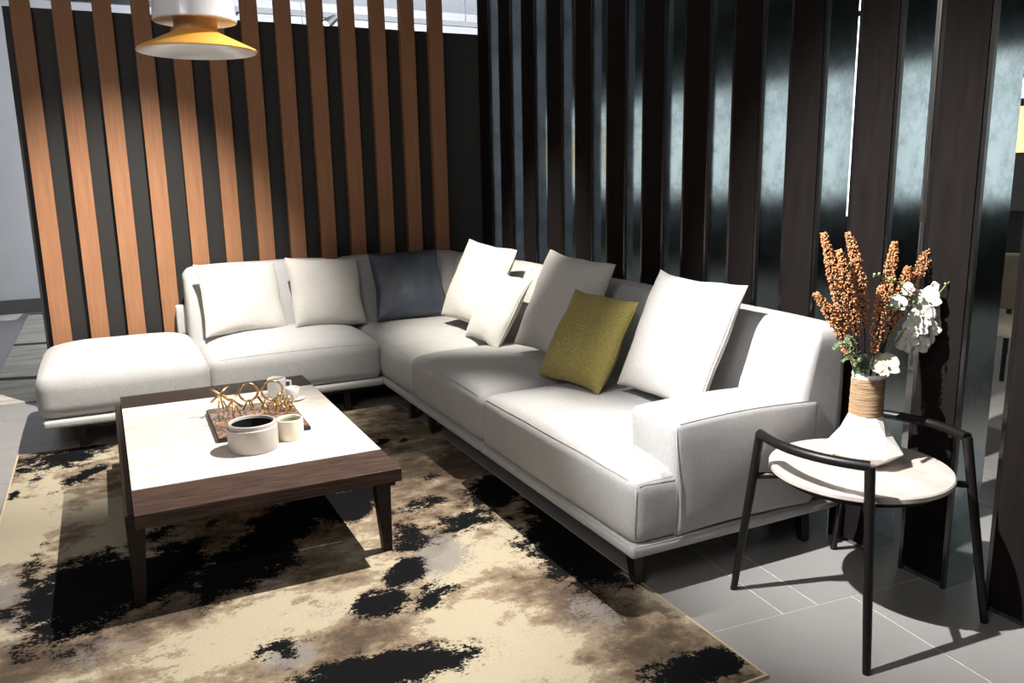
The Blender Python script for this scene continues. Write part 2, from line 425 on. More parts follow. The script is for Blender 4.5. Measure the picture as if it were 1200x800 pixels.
MB().box(7.86, 7.93, -7.46, -4.44, 1.40, 1.45).box(7.86, 7.93, -7.46, -4.44, 2.0, 2.05).box(7.86, 7.93, -7.46, -7.4, 1.45, 2.0).box(7.86, 7.93, -4.5, -4.44, 1.45, 2.0).build('window_frame', 'black_metal', w2)
w3 = struct(MB().box(7.965, 7.985, 4.4, 5.7, 2.0, 2.6).build('window_3', 'window_glow'))
MB().box(7.93, 8.0, 4.35, 5.75, 1.96, 2.0).box(7.93, 8.0, 4.35, 5.75, 2.6, 2.66).build('window_frame', 'black_metal', w3)
MB().tube([(7.93, 4.5, 1.8), (7.93, 5.7, 2.62)], 0.035, 6).build('window_brace', 'black_metal', w3)
w4 = struct(MB().box(7.965, 7.985, 4.4, 5.7, 1.5, 1.93).build('window_4', 'warm_glow'))
struct(MB().box(7.9, 7.96, 4.0, 6.2, 0.95, 1.48).build('trim_1', 'speckled_dark'))

# ---------------------------------------------------------------- rear partition: black panel with teak slats
pt = thing('slat_partition', 'black partition panel with upright reddish teak slats behind the chaise', 'partition', (1.05, 5.66, 0))
L = pt.location
def rel(mb, o): return mb.build
p = MB().box(-0.365 - L.x, 2.72 - L.x, 0.0, 0.05, 0, 2.365); p.build('back_panel', 'black_panel', pt, bevel=0.002)
slat = None
for k in range(13):
    if slat is None:
        slat = MB().box(0, 0.102, 0, 0.05, 0, 3.38).build('slat', 'teak_slat', pt, bevel=0.002); s = slat
    else:
        s = slat.copy(); COL.objects.link(s); s.parent = pt
    s.location = (-0.325 + 0.2075 * k - L.x, -0.052, 0)

# ---------------------------------------------------------------- right screen: dark box columns with gloss metal sides
def make_column():
    o = thing('screen_column', 'x', 'column', (2.415, 1.7, 0), 'dark columns of the right-hand screen')
    MB().box(0.004, 0.15, -0.0875, 0.0875, 0, 3.39).build('column_core', 'gloss_metal', o)
    MB().box(-0.006, 0.004, -0.074, 0.074, 0.02, 3.37).build('face_panel', 'column_face', o, bevel=0.0015)
    for s in (-1, 1):
        MB().box(-0.003, 0.012, min(s * 0.0895, s * 0.076), max(s * 0.0895, s * 0.076), 0, 3.385).build('edge_trim', 'edge_metal', o)
    return o
def copy_tree(o, parent=None):
    c = o.copy(); COL.objects.link(c)
    if parent is not None: c.parent = parent
    for ch in list(o.children): copy_tree(ch, c)
    return c
proto = make_column()
places = ['at the right edge of the frame', 'behind the side table, its base visible on the floor', 'rising behind the right-hand berry stems', 'rising behind the leftmost berry stems',
          'behind the top right corner of the near white pillow', 'above the middle of the near white pillow', 'behind the top left corner of the near white pillow', 'directly above the mustard pillow',
          'above the middle of the tall shaded pillow', 'above the top left corner of the tall shaded pillow', 'just right of the lit corner pillow', 'above the top right corner of the lit corner pillow',
          'nearest the wall corner beside the last teak slat']
for k in range(13):
    o = proto if k == 0 else copy_tree(proto)
    kk = k - 1
    o.location = (2.415, 1.745 + 0.3195 * kk, 0)
    o['label'] = 'dark brown screen column ' + places[k]

# ---------------------------------------------------------------- rugs
BLACK= [(-0.29, 4.613, 0.217, 0.059, 0.016, -0.164, 0.9), (-0.208, 4.268, 0.131, 0.155, 0.012, -0.082, 0.8), (-0.39, 4.343, 0.045, 0.026, 0.006, -0.054, 0.8), (-0.478, 4.164, 0.025, 0.021, 0.004, -0.059, 0.8), (-0.165, 3.013, 0.166, 0.073, 0.009, -0.253, 1.3), (0.055, 3.034, 0.156, 0.108, -0.006, -0.189, 1.2), (0.356, 2.969, 0.17, 0.068, -0.019, -0.178, 1.2), (0.576, 3.28, 0.226, 0.156, -0.022, -0.19, 1.2), (-0.346, 3.251, 0.057, 0.083, 0.017, -0.216, 0.6), (0.087, 3.406, 0.055, 0.007, -0.004, -0.06, 0.9), (0.285, 3.401, 0.03, 0.003, -0.005, -0.044, 0.8), (0.343, 2.332, 0.085, -0.02, -0.012, -0.063, 0.7), (0.596, 2.085, 0.196, -0.037, -0.022, -0.07, 1.3), (0.442, 2.112, 0.136, -0.003, -0.01, -0.039, 1.0), (0.705, 2.443, 0.089, -0.017, -0.018, -0.075, 1.0), (0.834, 2.373, 0.043, 0.002, -0.015, -0.041, 1.0), (0.849, 2.627, 0.081, 0.008, -0.032, -0.109, 1.0), (0.946, 2.877, 0.087, 0.005, -0.036, -0.13, 0.85), (0.909, 2.448, 0.064, -0.014, -0.021, -0.061, 0.8), (1.227, 2.923, 0.143, -0.01, -0.039, -0.09, 0.85), (1.133, 3.167, 0.121, -0.013, -0.023, -0.07, 0.8), (1.48, 3.197, 0.16, 0.032, -0.06, -0.178, 1.1), (1.49, 2.513, 0.022, -0.273, -0.164, -0.114, 1.2), (1.568, 2.855, 0.011, -0.288, -0.123, -0.079, 0.9), (0.843, 3.337, 0.15, 0.05, -0.04, -0.171, 1.1), (0.733, 3.419, 0.094, 0.117, 0.005, -0.129, 1.0), (1.404, 1.671, 0.141, -0.018, -0.046, -0.057, 1.2), (1.262, 1.737, 0.037, -0.006, -0.012, -0.017, 0.8), (1.222, 4.087, 0.045, 0.007, -0.018, -0.07, 0.9), (1.331, 4.042, 0.038, 0.012, -0.01, -0.043, 0.8), (1.261, 3.452, 0.065, 0.002, -0.016, -0.041, 0.7)]
TAN= [(0.072, 2.696, 0.248, 0.042, 0.002, -0.132, 0.9), (-0.265, 2.605, 0.208, -0.008, 0.005, -0.121, 0.9), (0.628, 2.269, 0.154, 0.001, -0.012, -0.082, 0.9), (1.338, 3.086, 0.12, -0.17, -0.066, -0.148, 0.8), (1.347, 2.135, 0.12, -0.297, -0.133, -0.162, 1.2), (1.052, 2.768, 0.146, 0.006, -0.051, -0.171, 0.6), (1.491, 2.751, -0.008, -0.217, -0.151, -0.14, 0.8), (1.533, 3.523, 0.069, -0.236, -0.211, -0.08, 0.7), (0.59, 2.641, 0.132, 0.034, -0.01, -0.094, 0.7), (1.309, 1.793, 0.154, -0.082, -0.061, -0.086, 0.9), (1.22, 2.516, 0.143, 0.001, -0.022, -0.078, 0.7), (1.161, 2.3, 0.104, -0.022, -0.019, -0.055, 0.8), (1.11, 3.561, 0.141, -0.079, -0.065, -0.314, 0.6), (-0.367, 3.156, 0.075, 0.103, 0.025, -0.208, 0.7)]
CREAM= [(-0.436, 3.757, 0.118, 0.134, 0.04, -0.366, 1), (1.223, 2.593, 0.175, -0.013, -0.06, -0.192, 0.9), (0.987, 1.989, 0.18, -0.044, -0.067, -0.131, 1), (0.895, 2.227, 0.118, -0.004, -0.027, -0.097, 0.8), (1.11, 2.736, 0.121, 0.11, -0.132, -0.236, 1.0), (1.537, 1.972, 0.08, -0.073, -0.081, -0.128, 0.8), (0.315, 2.537, 0.286, 0.031, -0.01, -0.133, 0.9), (-0.088, 3.663, 0.1, 0.046, 0.002, -0.276, 0.5)]
GREY= [(0.999, 2.675, 0.14, 0.045, -0.035, -0.131, 1.0), (0.382, 2.276, 0.064, 0.001, -0.008, -0.059, 1.1), (-0.399, 3.073, 0.075, 0.026, 0.029, -0.227, 0.8), (1.266, 2.057, 0.086, -0.017, -0.04, -0.091, 0.7), (1.584, 2.846, 0.007, -0.196, -0.147, -0.158, 0.5), (-0.152, 2.57, 0.069, -0.012, 0.0, -0.097, 0.6), (0.51, 2.492, 0.073, 0.01, -0.013, -0.052, 0.6)]

def field(blobs, x, y):
    m = 0.0
    for cx, cy, ax, ay, bx, by, s in blobs:
        det = ax * by - ay * bx
        if abs(det) < 1e-6: continue
        dx, dy = x - cx, y - cy
        u = (dx * by - dy * bx) / det; v = (ax * dy - ay * dx) / det
        q = u * u + v * v
        if q < 7: m = max(m, s * math.exp(-0.55 * q))
    return m
def rug(name, x0, x1, y0, y1, step, mat, fields=None, z=0.011):
    nx = int((x1 - x0) / step) + 1; ny = int((y1 - y0) / step) + 1
    mb = MB(); vs = []
    for j in range(ny + 1):
        for i in range(nx + 1):
            vs.append((x0 + (x1 - x0) * i / nx, y0 + (y1 - y0) * j / ny, z))
    fs = [(j * (nx + 1) + i, j * (nx + 1) + i + 1, (j + 1) * (nx + 1) + i + 1, (j + 1) * (nx + 1) + i) for j in range(ny) for i in range(nx)]
    mb.add(vs, fs)
    k = len(vs); ring = [i for i in range(nx + 1)] + [j * (nx + 1) + nx for j in range(1, ny + 1)] + [ny * (nx + 1) + i for i in range(nx - 1, -1, -1)] + [j * (nx + 1) for j in range(ny - 1, 0, -1)]
    low = [(vs[i][0], vs[i][1], 0.001) for i in ring]; mb.v += low; n = len(ring)
    for a in range(n): b = (a + 1) % n; mb.f.append((ring[a], k + a, k + b, ring[b]))
    o = mb.build(name, mat)
    if fields:
        for nm, bl in fields.items():
            at = o.data.attributes.new(nm, 'FLOAT', 'POINT')
            at.data.foreach_set('value', [field(bl, p[0], p[1]) for p in mb.v])
    return o
r1 = tag(rug('rug', -0.50, 1.535, 1.56, 4.79, 0.02, 'abstract_rug', {'black': BLACK, 'tan': TAN, 'cream': CREAM, 'grey': GREY}),
         'cream rug with brown and black blotches under the coffee table', 'rug')
bd = MB().box(-0.508, -0.50, 1.552, 4.798, 0, 0.011).box(1.535, 1.543, 1.552, 4.798, 0, 0.011).box(-0.50, 1.535, 1.552, 1.56, 0, 0.011).box(-0.50, 1.535, 4.79, 4.798, 0, 0.011)
plain('rug_binding', (0.42, 0.34, 0.23, 1), 0.9)
bd.build('binding', 'rug_binding', r1)
tag(rug('rug', -0.78, 1.4, 6.0, 10.1, 0.2, 'pale_rug', None), 'pale rug with black brush strokes behind the slat partition', 'rug')

# ---------------------------------------------------------------- sectional sofa
sofa = thing('sectional_sofa', 'light grey linen corner sofa with low arm and chaise against the dark slats', 'sofa', (0, 0, 0))
SX0, SX1, SY0, SY1 = 1.45, 2.385, 2.08, 5.56
def seat(name, x0, x1, y0, y1, z0=0.185, z1=0.415, c=0.055, r=0.045, seed=0.0):
    fn = crown(x0, x1, y0, y1, z0, z1, c, 0.008, seed)
    o = rbox(x0, x1, y0, y1, z0, z1, r, 14, fn).build(name, 'sofa_linen', sofa, smooth=True)
    # stitched seam around the front upper edge
    zz = z1 - 0.012
    return o
chaise = seat('chaise_seat', -0.385, 0.462, 4.70, 5.54, 0.185, 0.425, 0.07, 0.07, 1)
seat('seat_cushion', 0.466, 1.444, 4.72, 5.42, 0.185, 0.415, 0.065, 0.05, 2)
seat('seat_cushion', 1.45, 2.22, 4.245, 5.42, 0.185, 0.415, 0.055, 0.05, 3)
seat('seat_cushion', 1.45, 2.22, 3.295, 4.24, 0.185, 0.415, 0.055, 0.05, 4)
seat('seat_cushion', 1.45, 2.22, 2.08, 3.29, 0.185, 0.415, 0.050, 0.045, 5)
# base trims (upholstered plinth edge)
def trim(x0, x1, y0, y1): return rbox(x0, x1, y0, y1, 0.150, 0.192, 0.015, 6).build('base_trim', 'sofa_linen', sofa, smooth=True)
trim(-0.365, 0.462, 4.690, 5.54); trim(0.468, 1.444, 4.705, 5.55); trim(1.442, 2.385, 3.30, 5.55); trim(1.442, 2.385, 2.072, 3.296)
# arm
def armdef(p):
    v = (p.x - 1.6) / 0.6
    return (p.x - 0.012 * max(0, (p.z - 0.3) / 0.3) * (1 if p.x < 1.75 else 0), p.y - 0.010 * math.sin(PI * min(1, max(0, v))) * math.sin(PI * (p.z - 0.18) / 0.42), p.z + 0.012 * math.sin(PI * min(1, max(0, v))))
rbox(1.612, 2.25, 2.073, 2.335, 0.186, 0.590, 0.028, 12, armdef).build('armrest', 'sofa_linen', sofa, smooth=True)
# backs
def backdef_x(y0, y1):
    def f(p):
        t = max(0.0, min(1.0, (p.z - 0.2) / 0.66))
        s = 1 - max(0.0, min(1.0, (p.x - 2.10) / 0.27))
        v = (p.y - (y0 + y1) / 2) / ((y1 - y0) / 2)
        return (p.x + s * (0.13 * t * t) + 0.015 * math.sin(PI * t) * (1 - s), p.y, p.z + 0.012 * (1 - v ** 4) * t + mnoise.noise(p * 4) * 0.005)
    return f
def backdef_y(x0, x1):
    def f(p):
        t = max(0.0, min(1.0, (p.z - 0.2) / 0.66))
        s = 1 - max(0.0, min(1.0, (p.y - 5.28) / 0.27))
        v = (p.x - (x0 + x1) / 2) / ((x1 - x0) / 2)
        return (p.x, p.y + s * (0.13 * t * t), p.z + 0.015 * (1 - v ** 4) * t + mnoise.noise(p * 4) * 0.005)
    return f
for a, b in ((2.078, 5.54),):
    rbox(2.10, 2.375, a, b, 0.186, 0.845, 0.055, 30, backdef_x(a, b)).build('backrest', 'sofa_linen', sofa, smooth=True)
for a, b in ((0.425, 1.375), (1.38, 2.30)):
    rbox(a, b, 5.28, 5.555, 0.186, 0.855, 0.06, 10, backdef_y(a, b)).build('backrest', 'sofa_linen', sofa, smooth=True)
rbox(0.37, 0.46, 5.50, 5.57, 0.44, 0.62, 0.012, 3).build('back_rail', 'sofa_linen', sofa, smooth=True)['label'] = 'pale rail showing past the end of the backrest'
# piping seams
pm = MB()
def pip(pts, r=0.0014): pm.tube(pts, r, 5)
def seatpipe(x0, x1, y0, y1, side, seed, c, z1=0.415, r=0.045, puff=0.008):
    fn = crown(x0, x1, y0, y1, 0.185, z1, c, puff, seed); k = r * (1 - 0.7071) - 0.0008
    if side == 'x0':
        pts = [fn(Vector((x0 + k, y0 + 0.05 + (y1 - y0 - 0.10) * i / 24, z1 - k))) for i in range(25)]
    else:
        pts = [fn(Vector((x0 + 0.05 + (x1 - x0 - 0.10) * i / 24, y0 + k, z1 - k))) for i in range(25)]
    pip(pts, 0.0011)
seatpipe(0.466, 1.444, 4.72, 5.42, 'y0', 2, 0.065, r=0.05)
seatpipe(1.45, 2.22, 4.245, 5.42, 'x0', 3, 0.055, r=0.05); seatpipe(1.45, 2.22, 3.295, 4.24, 'x0', 4, 0.055, r=0.05); seatpipe(1.45, 2.22, 2.08, 3.29, 'x0', 5, 0.05)
# near end: seams round the arm side and seat end
pip([(1.463, 2.0835 + 0.006, 0.20), (1.4615, 2.087, 0.39)]); pip([(1.470, 2.087, 0.403), (1.53, 2.084, 0.409), (1.607, 2.082, 0.409)])
pip([(1.6155, 2.071, 0.20), (1.6135, 2.070, 0.40), (1.6125, 2.0775, 0.575)])
pip([Vector(armdef(Vector((1.64 + 0.55 * i / 14, 2.081, 0.5825)))) + Vector((0, -0.0005, 0)) for i in range(15)], 0.0018)
pip([(1.455, 2.078, 0.190), (1.7, 2.073, 0.190), (2.30, 2.073, 0.190)]); pip([(1.447, 2.10 + 0.5 * i, 0.190) for i in range(7)])
pip([(-0.37 + 0.15 * i, 4.697, 0.188) for i in range(6)]); pip([(0.47, 4.712, 0.188), (1.44, 4.712, 0.188)])
pip([(2.16, 5.30, 0.47), (2.20, 5.335, 0.65), (2.245, 5.375, 0.83)], 0.003)
for yy in (3.295, 4.243):
    f_ = backdef_x(2.078, 5.54)
    pip([Vector(f_(Vector(q))) for q in [(2.099, yy, 0.47 + 0.065 * i) for i in range(6)] + [(2.112, yy, 0.833), (2.155, yy, 0.8462), (2.25, yy, 0.8462), (2.33, yy, 0.8455)]], 0.0022)
pm.build('piping', 'piping_grey', sofa, smooth=True)
# under-frame and legs
fm = MB()
fm.box(1.52, 1.55, 2.14, 5.3, 0.115, 0.150).box(2.27, 2.30, 2.14, 5.3, 0.115, 0.150).box(-0.25, 1.5, 4.78, 4.81, 0.115, 0.15).box(-0.25, 2.2, 5.45, 5.48, 0.115, 0.15)
fm.build('under_frame', 'black_metal', sofa)
lg = None
for i, (x, y) in enumerate([(1.53, 2.20), (2.29, 2.19), (1.52, 4.12), (1.52, 4.44), (1.23, 4.80), (-0.20, 4.84), (0.55, 4.80), (2.29, 3.3), (2.29, 4.2), (-0.20, 5.45), (1.2, 5.45), (2.28, 5.4)]):
    if lg is None:
        m_ = MB().add([(-0.022, -0.03, 0.155), (0.022, -0.03, 0.155), (0.022, 0.03, 0.155), (-0.022, 0.03, 0.155), (-0.016, -0.045, 0.0), (0.016, -0.045, 0.0), (0.016, -0.012, 0.0), (-0.016, -0.012, 0.0)],
                      [(0, 1, 2, 3), (7, 6, 5, 4), (0, 4, 5, 1), (1, 5, 6, 2), (2, 6, 7, 3), (3, 7, 4, 0)])
        lg = m_.build('leg', 'black_metal', sofa, bevel=0.003); o = lg
    else:
        o = lg.copy(); COL.objects.link(o); o.parent = sofa
    onrug = (-0.5 < x < 1.53 and y < 4.79)
    o.location = (x, y, 0.011 if onrug else 0.0)

# ---------------------------------------------------------------- pillows
def pillow(w_, h_, T, seed, wrinkle=0.006, pinch=0.055, n=26):
    mb = MB(); idx = {}
    def P(u, v, s):
        key = (round(u, 4), round(v, 4), s if abs(u) < 0.9999 and abs(v) < 0.9999 else 0)
        if key in idx: return idx[key]
        X = w_ / 2 * u * (1 - pinch * (1 - v * v) * abs(u)); Y = h_ / 2 * v * (1 - pinch * (1 - u * u) * abs(v))
        e = max(0.0, (1 - u * u) * (1 - v * v))
        t_ = T / 2 * e ** 0.42 * (1 + 0.10 * (-v))
        edge = (max(abs(u), abs(v))) ** 3
        wr = mnoise.noise(Vector((X * 9 + seed, Y * 9, s * 3.0))) * wrinkle * (0.4 + edge) + mnoise.noise(Vector((X * 26 + seed, Y * 26, s))) * wrinkle * 0.35 * edge
        wr *= min(1.0, e * 6)
        droop = mnoise.noise(Vector((u * 1.7 + seed * 3, v * 1.7, 0.3))) * 0.012 * edge
        mb.v.append((X + droop, Y + droop, s * t_ + wr + mnoise.noise(Vector((u * 1.3 + seed, v * 1.3, 5))) * 0.010)); idx[key] = len(mb.v) - 1
        return idx[key]
    g = [math.sin(PI / 2 * (-1 + 2 * i / n)) for i in range(n + 1)]
    for s in (1, -1):
        for i in range(n):
            for j in range(n):
                q = [P(g[i], g[j], s), P(g[i + 1], g[j], s), P(g[i + 1], g[j + 1], s), P(g[i], g[j + 1], s)]
                q = list(dict.fromkeys(q))
                if len(q) > 2: mb.f.append(tuple(q) if s > 0 else tuple(reversed(q)))
    rim = [P(g[i], -1, 1) for i in range(n)] + [P(1, g[i], 1) for i in range(n)] + [P(g[n - i], 1, 1) for i in range(n)] + [P(-1, g[n - i], 1) for i in range(n)]
    return mb, [mb.v[i] for i in rim]
def place_pillow(name, label, c, yaw, tilt, roll, w_, h_, T, mat, seed, pipe=None, group=None, wrinkle=0.006):
    yaw, tilt, roll = map(math.radians, (yaw, tilt, roll))
    n0 = Vector((math.cos(yaw), math.sin(yaw), 0)); right = Vector((0, 0, 1)).cross(n0)
    up = Vector((0, 0, 1)); n = n0 * math.cos(tilt) + up * math.sin(tilt); v = -n0 * math.sin(tilt) + up * math.cos(tilt)
    u2 = right * math.cos(roll) + v * math.sin(roll); v2 = -right * math.sin(roll) + v * math.cos(roll)
    mb, rim = pillow(w_, h_, T, seed, wrinkle)
    o = mb.build(name, mat, smooth=True); o.data.name = name
    o.matrix_world = Matrix(((u2.x, v2.x, n.x, c[0]), (u2.y, v2.y, n.y, c[1]), (u2.z, v2.z, n.z, c[2]), (0, 0, 0, 1)))
    tag(o, label, 'pillow', group)
    if pipe: MB().tube(rim + [rim[0]], 0.0028, 5, False).build('seam', pipe, o, smooth=True)
    return o
G = 'pale linen back pillows on the sofa'
place_pillow('pillow', 'pale grey linen pillow leaning at the left end of the rear backrest', (0.737, 5.265, 0.672), -76, 24, -2.7, 0.51, 0.45, 0.15, 'pillow_linen', 1.3, 'pillow_linen', G)
place_pillow('pillow', 'pale grey linen pillow just left of the navy leather pillow', (1.262, 5.245, 0.672), -76, 20, -4.5, 0.50, 0.45, 0.15, 'pillow_linen', 4.1, 'pillow_linen', G)
place_pillow('leather_pillow', 'dark navy leather pillow standing in the sofa corner', (1.79, 5.19, 0.685), -94, 24, 0.4, 0.47, 0.46, 0.14, 'navy_leather', 7.7, 'navy_leather', None, 0.012)
place_pillow('pillow', 'brightly lit cream pillow right of the navy leather pillow', (2.0, 4.53, 0.745), -172.4, 24, -3.0, 0.55, 0.50, 0.15, 'pillow_linen', 10.2, 'pillow_linen', G)
place_pillow('pillow', 'small cream pillow wedged between the two tall pale pillows', (1.97, 4.19, 0.645), -179, 30, -1.3, 0.42, 0.42, 0.13, 'pillow_linen', 13.9, 'pillow_linen', G)
place_pillow('pillow', 'tall shaded grey linen pillow behind the mustard pillow', (2.02, 3.53, 0.745), -170.7, 24, -4.5, 0.52, 0.52, 0.15, 'pillow_linen', 17.5, 'pillow_linen', G)
place_pillow('mustard_pillow', 'mustard yellow woven pillow on the long side of the sofa', (1.915, 3.13, 0.655), -172.6, 30, -0.8, 0.455, 0.435, 0.14, 'mustard_weave', 21.4, 'mustard_weave', None, 0.010)
place_pillow('pillow', 'large glaring white pillow beside the low armrest', (2.03, 2.62, 0.735), -179.6, 24, -0.8, 0.54, 0.52, 0.16, 'pillow_linen', 25.0, 'pillow_linen', G)

# ---------------------------------------------------------------- coffee table
ct = thing('coffee_table', 'rectangular dark wood coffee table with inset white marble top on the rug', 'table', (0.44, 3.54, 0.011))
def R(x, y, z): return (x - 0.44, y - 3.54, z - 0.011)
def rb(m_, x0, x1, y0, y1, z0, z1): return m_.box(x0 - 0.44, x1 - 0.44, y0 - 3.54, y1 - 3.54, z0 - 0.011, z1 - 0.011)
rb(MB(), 0.002, 0.883, 2.965, 4.105, 0.335, 0.362).build('marble_top', 'white_marble', ct, bevel=0.0015)
rb(MB(), 0.0, 0.885, 4.107, 4.35, 0.312, 0.360).build('rear_board', 'espresso_wood', ct, bevel=0.002)
rb(MB(), 0.0, 0.885, 2.725, 2.963, 0.312, 0.360).build('front_board', 'brown_wood', ct, bevel=0.002)
for x0, x1 in ((-0.028, 0.0), (0.860, 0.884)):
    rb(MB(), x0, x1, 2.80, 4.28, 0.270, 0.334).build('side_rail', 'espresso_wood', ct, bevel=0.002)
for y0, y1 in ((2.80, 2.83), (4.25, 4.28)):
    rb(MB(), 0.0, 0.86, y0, y1, 0.285, 0.313).build('end_rail', 'espresso_wood', ct)
for (x, y, sx) in ((-0.028, 2.80, 1), (0.865, 2.80, -1), (-0.028, 4.28, 1), (0.865, 4.28, -1)):
    sy = 1 if y < 3 else -1
    a = [R(x, y, 0.314), R(x + sx * 0.060, y, 0.314), R(x + sx * 0.060, y + sy * 0.06, 0.314), R(x, y + sy * 0.06, 0.314)]
    b = [R(x + sx * 0.002, y + sy * 0.008, 0.011), R(x + sx * 0.036, y + sy * 0.008, 0.011), R(x + sx * 0.036, y + sy * 0.045, 0.011), R(x + sx * 0.002, y + sy * 0.045, 0.011)]
    fcs = [(3, 2, 1, 0), (4, 5, 6, 7), (0, 1, 5, 4), (1, 2, 6, 5), (2, 3, 7, 6), (3, 0, 4, 7)]
    if sx * sy < 0: fcs = [tuple(reversed(q)) for q in fcs]
    m_ = MB().add(b + a, fcs); m_.build('leg', 'espresso_wood', ct, bevel=0.002)

TZ = 0.362
tr = thing('serving_tray', 'brown veined marble tray with dark edge under the gold figures', 'tray', (0.52, 3.58, TZ), rot=(0, 0, math.radians(-1)))
MB().box(-0.185, 0.185, -0.235, 0.235, 0, 0.016).build('tray_base', 'black_metal', tr, bevel=0.002)
MB().box(-0.18, 0.18, -0.23, 0.23, 0.016, 0.022).build('tray_top', 'tray_marble', tr, bevel=0.0015)
def open_pot(mb, r, h, t=0.012, seg=48, lip=0.0):
    return mb.lathe([(0.0, 0.0), (r * 0.94, 0.0), (r, 0.008), (r, h - 0.02), (r - lip, h - 0.017), (r - lip, h - 0.003), (r - lip - 0.004, h), (r - t, h - 0.002), (r - t - 0.002, h - 0.012)], seg, close=False)
pot = thing('stoneware_pot', 'wide grey stoneware pot with dark inside on the marble table', 'pot', (0.448, 3.215, TZ))
open_pot(MB(), 0.095, 0.112, 0.014, lip=0.006).build('body', 'stoneware_grey', pot, smooth=True, auto=40)
MB().lathe([(0.0795, 0.101), (0.079, 0.03), (0.06, 0.018), (0.0, 0.016)], 40, close=False).build('glazed_inside', 'dark_glaze', pot, smooth=True)
cup = thing('cream_cup', 'small cream cup with left handle beside the grey pot', 'cup', (0.602, 3.275, TZ))
open_pot(MB(), 0.054, 0.085, 0.008).build('body', 'stoneware_cream', cup, smooth=True, auto=40)
MB().lathe([(0.0445, 0.075), (0.043, 0.03), (0.03, 0.02), (0.0, 0.018)], 32, close=False).build('glazed_inside', 'green_glaze', cup, smooth=True)
MB().tube([(-0.05, -0.005, 0.062), (-0.072, -0.008, 0.058), (-0.076, -0.008, 0.035), (-0.05, -0.005, 0.025)], 0.0055, 8).build('handle', 'stoneware_cream', cup, smooth=True)
mug = thing('white_mug', 'taller white mug behind the gold rings at the back of the table', 'mug', (0.683, 3.975, TZ))
open_pot(MB(), 0.044, 0.088, 0.006).build('body', 'white_ceramic', mug, smooth=True, auto=40)
MB().tube([(0.041, 0, 0.07), (0.066, 0, 0.066), (0.068, 0, 0.03), (0.040, 0, 0.02)], 0.006, 8).build('handle', 'white_ceramic', mug, smooth=True)
mug2 = thing('espresso_cup', 'small white cup standing on a saucer right of the taller white mug', 'cup', (0.735, 3.87, TZ))
MB().lathe([(0, 0), (0.04, 0.0), (0.06, 0.008), (0.062, 0.011), (0.04, 0.006), (0, 0.005)], 32, close=False).build('saucer', 'white_ceramic', mug2, smooth=True)
MB().lathe([(0, 0.006), (0.022, 0.006), (0.031, 0.03), (0.034, 0.06), (0.031, 0.06), (0.026, 0.025), (0, 0.014)], 28, close=False).build('body', 'white_ceramic', mug2, smooth=True)

# gold X and O figures
def jack(label, loc, rz, s=1.0):
    o = thing('gold_cross_figure', label, 'figurine', loc, 'gold cross and ring figures on the tray', (0, 0, rz))
    c = Vector((0, 0, 0.085 * s)); a = 0.055 * s
    for d in (Vector((1, 0.15, 0.75)), Vector((-0.9, 0.2, 0.8))):
        d.normalize(); MB().tube([c - d * a, c + d * a], 0.0055 * s, 8).build('bar', 'gold_metal', o, smooth=True)
    for e in (Vector((0.018, 0.03, 0)), Vector((-0.02, -0.03, 0)), Vector((0.028, -0.02, 0))):
        MB().tube([c, Vector((e.x, e.y, 0.004))], 0.0038 * s, 8).build('leg', 'gold_metal', o, smooth=True)
    return o
def ringfig(label, loc, rz, R_, zc, small=False):
    o = thing('gold_ring_figure', label, 'figurine', loc, 'gold cross and ring figures on the tray', (0, 0, rz))
    MB().torus((0, 0, zc), (0.25, 1, 0.12), R_, 0.0052).build('ring', 'gold_metal', o, smooth=True)
    for e in ((0.022, 0.02), (-0.022, 0.02), (0.0, -0.03)):
        MB().tube([(e[0] * 0.4, 0, zc - R_), (e[0], e[1], 0.004)], 0.0038, 8).build('leg', 'gold_metal', o, smooth=True)
    return o
TT = TZ + 0.022
jack('leftmost gold cross figure at the back left of the tray', (0.395, 3.74, TT), 0.1, 0.95)
jack('gold cross figure directly behind the grey pot', (0.43, 3.60, TT), 0.5, 0.95)
ringfig('gold ring figure standing in the middle of the tray', (0.512, 3.70, TT), 0.15, 0.040, 0.083)
ringfig('largest gold ring figure in front of the white mug', (0.608, 3.66, TT), 0.2, 0.045, 0.088)
ringfig('small gold ring figure right of the largest ring', (0.625, 3.56, TT), 0.9, 0.022, 0.075)
ringfig('smallest gold ring figure at the right edge of the tray', (0.668, 3.60, TT), 0.6, 0.020, 0.045)
jack('gold cross figure leaning between the two larger rings', (0.545, 3.52, TT), 1.9, 0.8)

# ---------------------------------------------------------------- side table
st = thing('side_table', 'round marble side table with black bentwood arms and four splayed legs', 'table', (2.07, 1.74, 0))
ox, oy = 2.07, 1.74
base = [(1.80, 1.44), (1.80, 1.99), (2.33, 2.05), (2.34, 1.46)]; top = [(1.845, 1.515), (1.79, 1.885), (2.25, 1.91), (2.305, 1.55)]
HZ = 0.583
for (bx, by), (tx, ty) in zip(base, top):
    MB().tube([(bx - ox, by - oy, 0.0), (bx - ox + (tx - bx) * 0.5, by - oy + (ty - by) * 0.5, HZ / 2), (tx - ox, ty - oy, HZ)], [0.0115, 0.0138, 0.0150], 14).build('leg', 'black_ash', st, smooth=True, auto=50)
    q = 0.435 / HZ; lx, ly = bx + (tx - bx) * q - ox, by + (ty - by) * q - oy
    MB().tube([(lx, ly, 0.435), (lx * 0.55, ly * 0.55, 0.437)], 0.011, 10).build('bracket', 'black_ash', st, smooth=True)
def bez(a, c, b, n=22): return [Vector(a) * (1 - t) ** 2 + Vector(c) * 2 * t * (1 - t) + Vector(b) * t * t for t in [i / n for i in range(n + 1)]]
